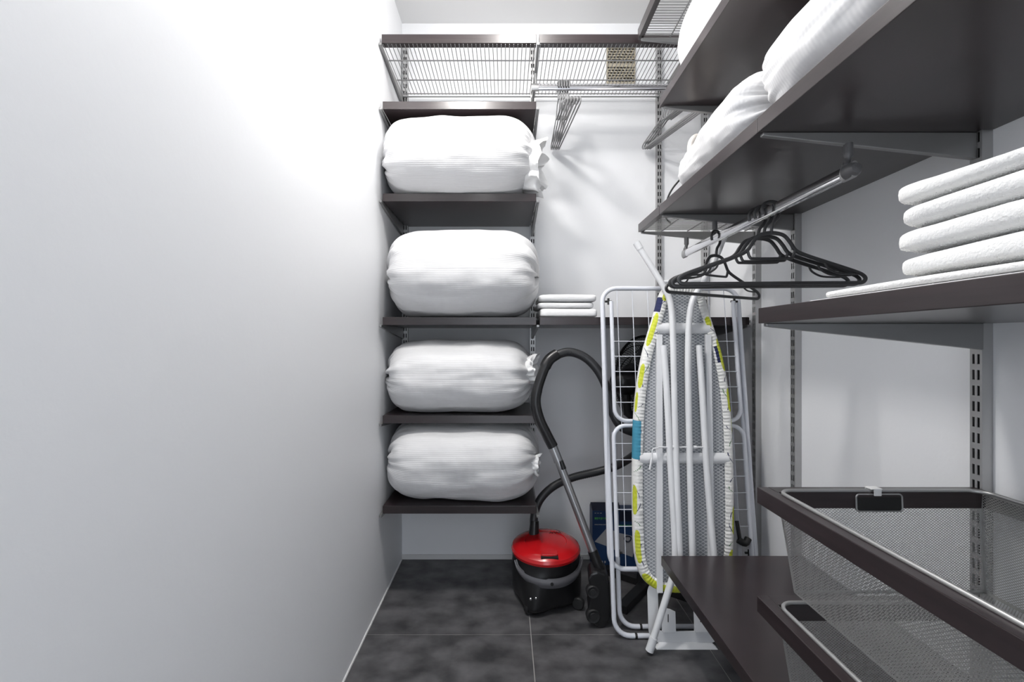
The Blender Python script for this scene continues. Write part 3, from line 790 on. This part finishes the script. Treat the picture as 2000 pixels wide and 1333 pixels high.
px.build('pivot_bar', 'white', IB)
MB().tube(smooth_path([at(1286, 876, 1.648), at(1275, 878, 1.645), at(1273, 895, 1.643), at(1269, 918, 1.642)], 6), [0.0025]*13+[0.004]*6, 8).build('height_lever', 'white', IB)
# iron rest: rounded steel plate frame that the board stands on
IR = MB()
ir0, ir1 = 0.488, 0.735
outer = round_rect(ir0, ir1, 0.010, 0.215, 0.045, 7); inner = round_rect(ir0+0.036, ir1-0.036, 0.048, 0.178, 0.012, 7)
fy = lambda z: 1.604+0.11*z
n = len(outer)
for (f0, f1) in ((0.0, 0.004),):
    o = len(IR.v)
    for P in (outer, inner):
        for dy in (f0, f1): IR.v += [Vector((a, fy(b)+dy, b)) for a, b in P]
    for i in range(n):
        j = (i+1) % n
        IR.f += [(o+i, o+j, o+2*n+j, o+2*n+i), (o+n+i, o+3*n+i, o+3*n+j, o+n+j), (o+i, o+n+i, o+n+j, o+j), (o+2*n+i, o+2*n+j, o+3*n+j, o+3*n+i)]; IR.mi += [0]*4
ir = IR.build('iron_rest', 'white', IB, smooth=True)
lip = MB(); lip.prism([(ir0+0.02, 0.0005), (ir1-0.02, 0.0005), (ir1-0.035, 0.014), (ir0+0.035, 0.014)], lambda a, b: (a, fy(b)-0.018*(1-b/0.014), b), lambda a, b: (a, fy(b)+0.003, b))
lip.build('rest_lip', 'white', ir, smooth=False)
for xx in (0.530, 0.640):
    hk = MB(); hp = [(xx, 0.055), (xx+0.048, 0.052), (xx+0.048, 0.118), (xx+0.030, 0.126), (xx, 0.132)]
    hk.prism(hp, lambda a, b: (a, fy(b)-0.012, b), lambda a, b: (a, fy(b)-0.009, b)); hk.box(xx+0.020, xx+0.023, fy(.08)-0.0135, fy(.08)-0.0115, 0.085, 0.112, mi=1)
    hk.box(xx+0.004, xx+0.044, fy(.052)-0.012, fy(.052)+0.004, 0.049, 0.0555)
    hk.build('rest_bracket', ['white', 'dark'], ir, smooth=False, bevel=0.001)

# ---------------------------------------------------------------- pedestal fan behind the rack
fc = Vector((0.600, 2.045, H-0.167)); fn_ = Vector((0.906, 0.42, 0)).normalized()
FN = thing('pedestal_fan', 'black pedestal fan half hidden behind the drying rack', 'fan', (0.60, 2.0, 0))
side = Vector((-fn_.y, fn_.x, 0)); up = Vector((0, 0, 1))
def fp(r, a, h): return fc+side*math.cos(a)*r+up*math.sin(a)*r+fn_*h
Rf = 0.195
cg = MB()
for sgn in (-1, 1):
    for k in range(96):
        a = 2*math.pi*k/96
        pts = [fp(0.045+(Rf-0.045)*u, a+0.12*u*sgn, sgn*0.062*math.sqrt(max(0, 1-(0.15+0.85*u)**3))) for u in (0, .25, .5, .75, .9, 1)]
        cg.tube(pts, 0.0011, 4)
stuff(cg.build('cage', 'black', FN))
for h, r, t in ((0, Rf, 0.006), (0.05, 0.11, 0.002), (-0.05, 0.11, 0.002), (0.035, 0.155, 0.002), (-0.035, 0.155, 0.002)):
    MB().tube([fp(r, 2*math.pi*k/64, h) for k in range(64)], t, 6, closed=True).build('cage_ring', 'black', FN)
Tm = Matrix.Translation(fc) @ Matrix(((side.x, 0, fn_.x), (side.y, 0, fn_.y), (0, 1, 0))).to_4x4()
MB().lathe([(0.0, -0.165), (0.030, -0.162), (0.048, -0.145), (0.055, -0.11), (0.055, -0.06), (0.045, -0.05)], 24, Tm).build('motor_housing', 'black', FN)
MB().lathe([(0.0, 0.075), (0.042, 0.072), (0.045, 0.060)], 24, Tm).build('front_badge', 'black', FN)
for k in range(3):
    bl = MB()
    bl.grid(lambda u, v, k=k: fp(0.03+0.145*u, 2*math.pi*k/3+(v-0.5)*(0.7+0.7*math.sin(math.pi*min(u*1.05, 1))), (v-0.5)*0.05), 10, 8); bl.uv = None
    bl.build('blade', 'vgrey', FN)
MB().tube([fc-fn_*0.10+up*-0.04, fc-fn_*0.09+up*-0.13, Vector((0.60, 2.0, H-0.36))], 0.02, 12).build('neck', 'black', FN)
MB().tube([Vector((0.60, 2.0, H-0.34)), Vector((0.60, 2.0, 0.05))], 0.0125, 12).build('pole', 'black', FN)
MB().lathe([(0.0, 0.02), (0.045, 0.02), (0.042, 0.05), (0.022, 0.075), (0.015, 0.11)], 20, Matrix.Translation((0.60, 2.0, 0))).build('base_hub', 'black', FN)
for tip in ((0.442, 1.80), (0.445, 2.12), (0.758, 2.20), (0.76, 1.87)):
    d = Vector((tip[0]-0.60, tip[1]-2.0, 0)); L = d.length; ang = math.atan2(d.y, d.x)
    TT = Matrix.Translation((0.60, 2.0, 0)) @ Matrix.Rotation(ang, 4, 'Z')
    MB().box(0.02, L, -0.021, 0.021, 0.0, 0.030, T=TT).build('base_leg', 'black', FN, smooth=False, bevel=0.003)

# ---------------------------------------------------------------- blue carton
bx = thing('carton', 'small blue printed carton on floor behind the drying rack', 'box', (0.50, 2.13, 0))
Tb = Matrix.Translation((0.504, 2.205, 0)) @ Matrix.Rotation(math.radians(-1), 4, 'Z')
bw, bd, bh = 0.105, 0.040, 0.262
MB().box(-bw, bw, -bd, bd, 0.0, bh, T=Tb).build('carton_body', 'blue', bx, smooth=False, bevel=0.001)
fl = MB(); fl.prism([(-bd, bh), (bd, bh), (bd*0.3, bh+0.022)], lambda a, b: Tb @ Vector((-bw, a, b)), lambda a, b: Tb @ Vector((bw*0.25, a, b))); fl.build('top_flap', 'bluedark', bx, smooth=False)
MB().box(0.02, bw, -bd-0.0012, -bd, bh-0.048, bh-0.001, T=Tb).build('dark_panel', 'bluedark', bx, smooth=False)
def print_row(z0, z1, x0, x1, cell, m, name):
    mb = MB(); x = x0; r_ = random.Random(int(z0*1000))
    while x < x1:
        w = cell*r_.uniform(0.5, 0.85)
        mb.box(x, x+w, -bd-0.0016, -bd-0.0008, z0+r_.uniform(0, .25)*(z1-z0), z1, T=Tb); x += cell
    stuff(mb.build(name, m, bx, smooth=False))
print_row(bh-0.040, bh-0.030, -0.095, -0.02, 0.009, 'green', 'green_lettering')
print_row(bh-0.074, bh-0.064, 0.015, 0.10, 0.009, 'green', 'green_lettering')
print_row(bh-0.066, bh-0.061, -0.095, -0.03, 0.006, 'pwhite', 'white_lettering')
print_row(bh-0.013, bh-0.009, -0.095, -0.06, 0.012, 'pwhite', 'white_lettering')
pq = [(-0.095, 0.120), (-0.038, 0.185), (0.012, 0.162), (0.10, 0.142), (0.078, 0.050), (0.02, 0.072), (-0.04, 0.100)]
MB().prism(pq, lambda a, b: Tb @ Vector((a, -bd-0.0006, b)), lambda a, b: Tb @ Vector((a, -bd-0.0016, b))).build('printed_pad', 'pwhite', bx, smooth=False)
MB().tube([Tb @ Vector((0.056+0.015*math.cos(a)*(1+0.2*math.sin(a)), -bd-0.002, 0.134+0.013*math.sin(a))) for a in [2*math.pi*k/16 for k in range(16)]], 0.003, 6, closed=True).build('printed_loop', 'bluedark', bx)
print_row(0.022, 0.032, -0.075, -0.045, 0.012, 'pwhite', 'white_lettering')

# ---------------------------------------------------------------- vacuum cleaner
VC = thing('vacuum_cleaner', 'red and black canister vacuum cleaner with grey hose and steel wand', 'vacuum cleaner', (0.165, 1.915, 0))
vc = Vector((0.163, 1.915, 0))
def sup(th, n): return (abs(math.cos(th))**n+abs(math.sin(th))**n)**(-1/n)
def vbody(u, v):
    th = 2*math.pi*v
    z = 0.008+0.192*u
    r = 0.119+0.017*min(1, u*1.3)
    if u < 0.12: r -= 0.020*(1-u/0.12)**2
    n = 4.0-1.95*min(1, u*1.25)
    k = sup(th-math.radians(20), n)
    # caster housing bulges at the front left corner
    fl_ = math.exp(-((math.atan2(math.sin(th-math.radians(246)), math.cos(th-math.radians(246))))/0.32)**2)*(1-u)**1.2
    r += 0.022*fl_
    return vc+Vector((math.cos(th)*r*k, math.sin(th)*r*k, z))
vb = MB().grid(vbody, 20, 64, True); vb.uv = None
vb.f.append(tuple(range(64))[::-1]); vb.mi.append(0); vb.f.append(tuple(range(20*64, 21*64))); vb.mi.append(0)
body = vb.build('body', 'black', VC, smooth=True, angle=50)
tl = Matrix.Translation(vc+Vector((-0.002, -0.006, 0.192))) @ Matrix.Rotation(math.radians(4), 4, 'X')
lid = MB().lathe([(0.0, 0.0), (0.128, 0.0), (0.137, 0.006), (0.139, 0.016), (0.134, 0.027), (0.120, 0.037), (0.10, 0.043), (0.085, 0.045), (0.082, 0.042), (0.072, 0.044), (0.045, 0.049), (0.0, 0.051)], 56, tl).build('lid', 'red', VC, angle=30)
hd = MB(); hp = round_rect(-0.035, 0.030, -0.112, -0.078, 0.006, 4)
hd.prism(hp, lambda a, b: tl @ Vector((a+0.008, b, 0.030+(b+0.112)*0.22)), lambda a, b: tl @ Vector((a+0.008, b, 0.044+(b+0.112)*0.02)))
lt = hd.build('latch', 'red', lid, smooth=False, bevel=0.002)
MB().box(-0.028, 0.038, -0.1245, -0.108, 0.0255, 0.0385, T=tl).build('latch_slot', 'dark', lid, smooth=False)
for k in range(4):
    MB().tube([tl @ Vector((0.02+0.012*k, 0.050+0.006*math.sin(j), 0.048)) for j in (0,)]+[tl @ Vector((0.026+0.012*k, 0.068, 0.0465)), tl @ Vector((0.032+0.012*k, 0.055, 0.0475))], 0.0012, 5).build('vent_rib', 'dark', lid)
# grey carrying bar below the lid
gb_ = MB()
def strip(u, v):
    w = (u-0.5)*2; a = math.radians(-84+w*66)
    c = math.sqrt(max(0, 1-abs(w)**2.2))
    zt_ = 0.186-0.042*c; zb_ = 0.186-0.072*c-0.004
    r = 0.146+0.005*math.sin(math.pi*v)
    return vc+Vector((math.cos(a)*r, math.sin(a)*r, zt_+(zb_-zt_)*v))
gb_.grid(strip, 28, 6); gb_.uv = None
def strip_i(u, v):
    p = strip(u, 1-v); q = vc+Vector((0, 0, p.z)); return q+(p-q)*0.95
gb_.grid(strip_i, 28, 6); gb_.uv = None
gb_.build('carry_bar', 'vgrey', VC)
MB().lathe([(0.0, -0.004), (0.006, -0.004), (0.006, 0.003), (0.0, 0.003)], 12, Matrix.Translation(vc+Vector((0.01, -0.150, 0.130))) @ Matrix.Rotation(math.pi/2, 4, 'X')).build('lock_button', 'dark', VC)
# casters
def caster(p, ang):
    Tc = Matrix.Translation(p) @ Matrix.Rotation(ang, 4, 'Z') @ Matrix.Rotation(math.pi/2, 4, 'X')
    w = MB().lathe([(0.0, -0.012), (0.020, -0.012), (0.024, -0.008), (0.024, 0.008), (0.020, 0.012), (0.0, 0.012)], 20, Tc).build('caster', 'blackm', VC)
    return w
caster(vc+Vector((-0.070, -0.118, 0.024)), 0.5); caster(vc+Vector((0.118, -0.085, 0.024)), -0.3); caster(vc+Vector((0.09, 0.10, 0.024)), 0.2); caster(vc+Vector((-0.10, 0.09, 0.024)), 0)
for dx in (-0.008, 0.012):
    MB().lathe([(0.0, -0.003), (0.004, -0.003), (0.005, 0.0), (0.003, 0.003), (0.0, 0.003)], 10, Matrix.Translation(vc+Vector((-0.062+dx, -0.150+dx*0.3, 0.075))) @ Matrix.Rotation(math.pi/2, 4, 'X')).build('rivet', 'chrome', VC)
# hose
sk = at(1043, 1052, 1.965)
MB().tube([sk+Vector((0, 0, -0.015)), sk+Vector((0.0, 0, 0.025)), at(1044, 1018, 1.975)], [0.024, 0.021, 0.018], 16).build('hose_socket', 'black', VC)
hp_ = [at(1043, 1035, 1.97), at(1044, 1005, 1.985), at(1056, 975, 2.0), at(1082, 950, 2.02), at(1120, 933, 2.04), at(1170, 921, 2.05), at(1205, 910, 2.04), at(1238, 890, 1.98),
       at(1262, 868, 1.90), at(1250, 850, 1.83), at(1215, 835, 1.815), at(1196, 805, 1.82), at(1188, 770, 1.83), at(1176, 738, 1.84), at(1158, 712, 1.845), at(1136, 695, 1.85), at(1110, 688, 1.85), at(1086, 695, 1.838), at(1073, 706, 1.828)]
hs = smooth_path(hp_, 26)
hr = [0.0165+(0.0012 if k % 2 else 0) for k in range(len(hs))]
MB().tube(hs, hr, 14).build('hose', 'hose', VC, angle=60)
hn = [at(1088, 692, 1.835), at(1072, 704, 1.825), at(1061, 726, 1.815), at(1051, 756, 1.808), at(1046, 785, 1.803), at(1053, 818, 1.80), at(1067, 848, 1.80), at(1080, 873, 1.80)]
hnp = smooth_path(hn, 8)
MB().tube(hnp, [0.022 if k < 14 else (0.019 if k < 26 else 0.020) for k in range(len(hnp))], 16).build('handle_grip', 'black', VC)
MB().tube([at(1077, 867, 1.80), at(1091, 902, 1.795)], 0.0178, 16).build('wand_sleeve', 'tube', VC)
MB().tube([at(1089, 896, 1.796), at(1126, 993, 1.78), at(1162, 1088, 1.755)], 0.0155, 16).build('wand', 'tube', VC)
wc = MB(); q = at(1098, 908, 1.778); wc.tube([q+Vector((-0.004, 0, 0.014)), q+Vector((0.006, -0.002, -0.016))], [0.008, 0.010], 10); wc.build('wand_catch', 'black', VC)
MB().tube(smooth_path([at(1157, 1076, 1.758), at(1168, 1104, 1.75), at(1176, 1124, 1.745), at(1178, 1150, 1.74)], 5), [0.0185]*6+[0.017]*5+[0.020]*5, 14).build('wand_elbow', 'black', VC)
# floor nozzle parked upright on its edge
nz = [(1150, 1146), (1146, 1130), (1152, 1120), (1165, 1116), (1182, 1122), (1188, 1140), (1190, 1175), (1190, 1205), (1185, 1219), (1176, 1226), (1166, 1226), (1156, 1217), (1149, 1205), (1146, 1190), (1150, 1172)]
npl = [((x-CX)/F*1.73, H-(y-CY)/F*1.73) for x, y in nz]
zmin = min(p[1] for p in npl); npl = [(a, b-zmin) for a, b in npl]
nb = MB().prism(npl, lambda a, b: (a, 1.705, b), lambda a, b: (a+0.012, 1.80, b)).build('floor_nozzle', 'black', VC, smooth=False, bevel=0.008)
for (xx, yy, rr) in ((1157, 1160, 0.024), (1158, 1207, 0.026)):
    p = at(xx, yy, 1.715); p.y = 1.704; p.z -= zmin
    wv = MB().lathe([(0.0, -0.006), (rr*0.5, -0.006), (rr*0.55, -0.002), (rr*0.85, -0.004), (rr, 0.002), (rr, 0.02), (0.0, 0.02)], 24, Matrix.Translation(p) @ Matrix.Rotation(math.radians(-90), 4, 'X')).build('nozzle_wheel', 'blackm', nb, angle=30)

# ---------------------------------------------------------------- steam iron on the short wire shelf
IRN = thing('steam_iron', 'steam iron standing behind the bedding roll on the right shelf', 'iron', (0.69, 1.645, zb))
zi = zb+0.0016
sol = [(-0.055, 0.0), (0.055, 0.0), (0.055, 0.10), (0.038, 0.18), (0.012, 0.245), (0.0, 0.255), (-0.012, 0.245), (-0.038, 0.18), (-0.055, 0.10)]
MB().prism(sol, lambda a, b: (0.725, 1.645+a, zi+b), lambda a, b: (0.733, 1.645+a, zi+b)).build('soleplate', 'steel', IRN, smooth=False, bevel=0.001)
MB().prism([(a*0.92, b*0.93) for a, b in sol], lambda a, b: (0.700, 1.645+a*0.75, zi+b*0.92), lambda a, b: (0.725, 1.645+a, zi+b+0.001)).build('body', 'ironw', IRN, smooth=False, bevel=0.004)
hpts = smooth_path([(0.705, 1.645, zi+0.020), (0.675, 1.645, zi+0.035), (0.657, 1.645, zi+0.10), (0.650, 1.645, zi+0.20), (0.650, 1.645, zi+0.255), (0.666, 1.645, zi+0.278), (0.690, 1.645, zi+0.262), (0.708, 1.645, zi+0.225)], 6)
MB().tube(hpts, 0.0155, 14).build('handle', 'ironw', IRN)
MB().tube([p+Vector((0.013, 0, -0.003)) for p in hpts[14:34]], 0.0085, 10).build('grip_pad', 'capgrey', IRN)
MB().tube(smooth_path([(0.668, 1.645, zi+0.03), at(1340, 338, 1.625), at(1328, 351, 1.61), at(1314, 368, 1.61), at(1305, 385, 1.615), at(1301, 402, 1.625), (0.565, 1.66, zi+0.004), (0.60, 1.72, zi+0.004)], 8), 0.0030, 8).build('power_cord', 'blackm', IRN)
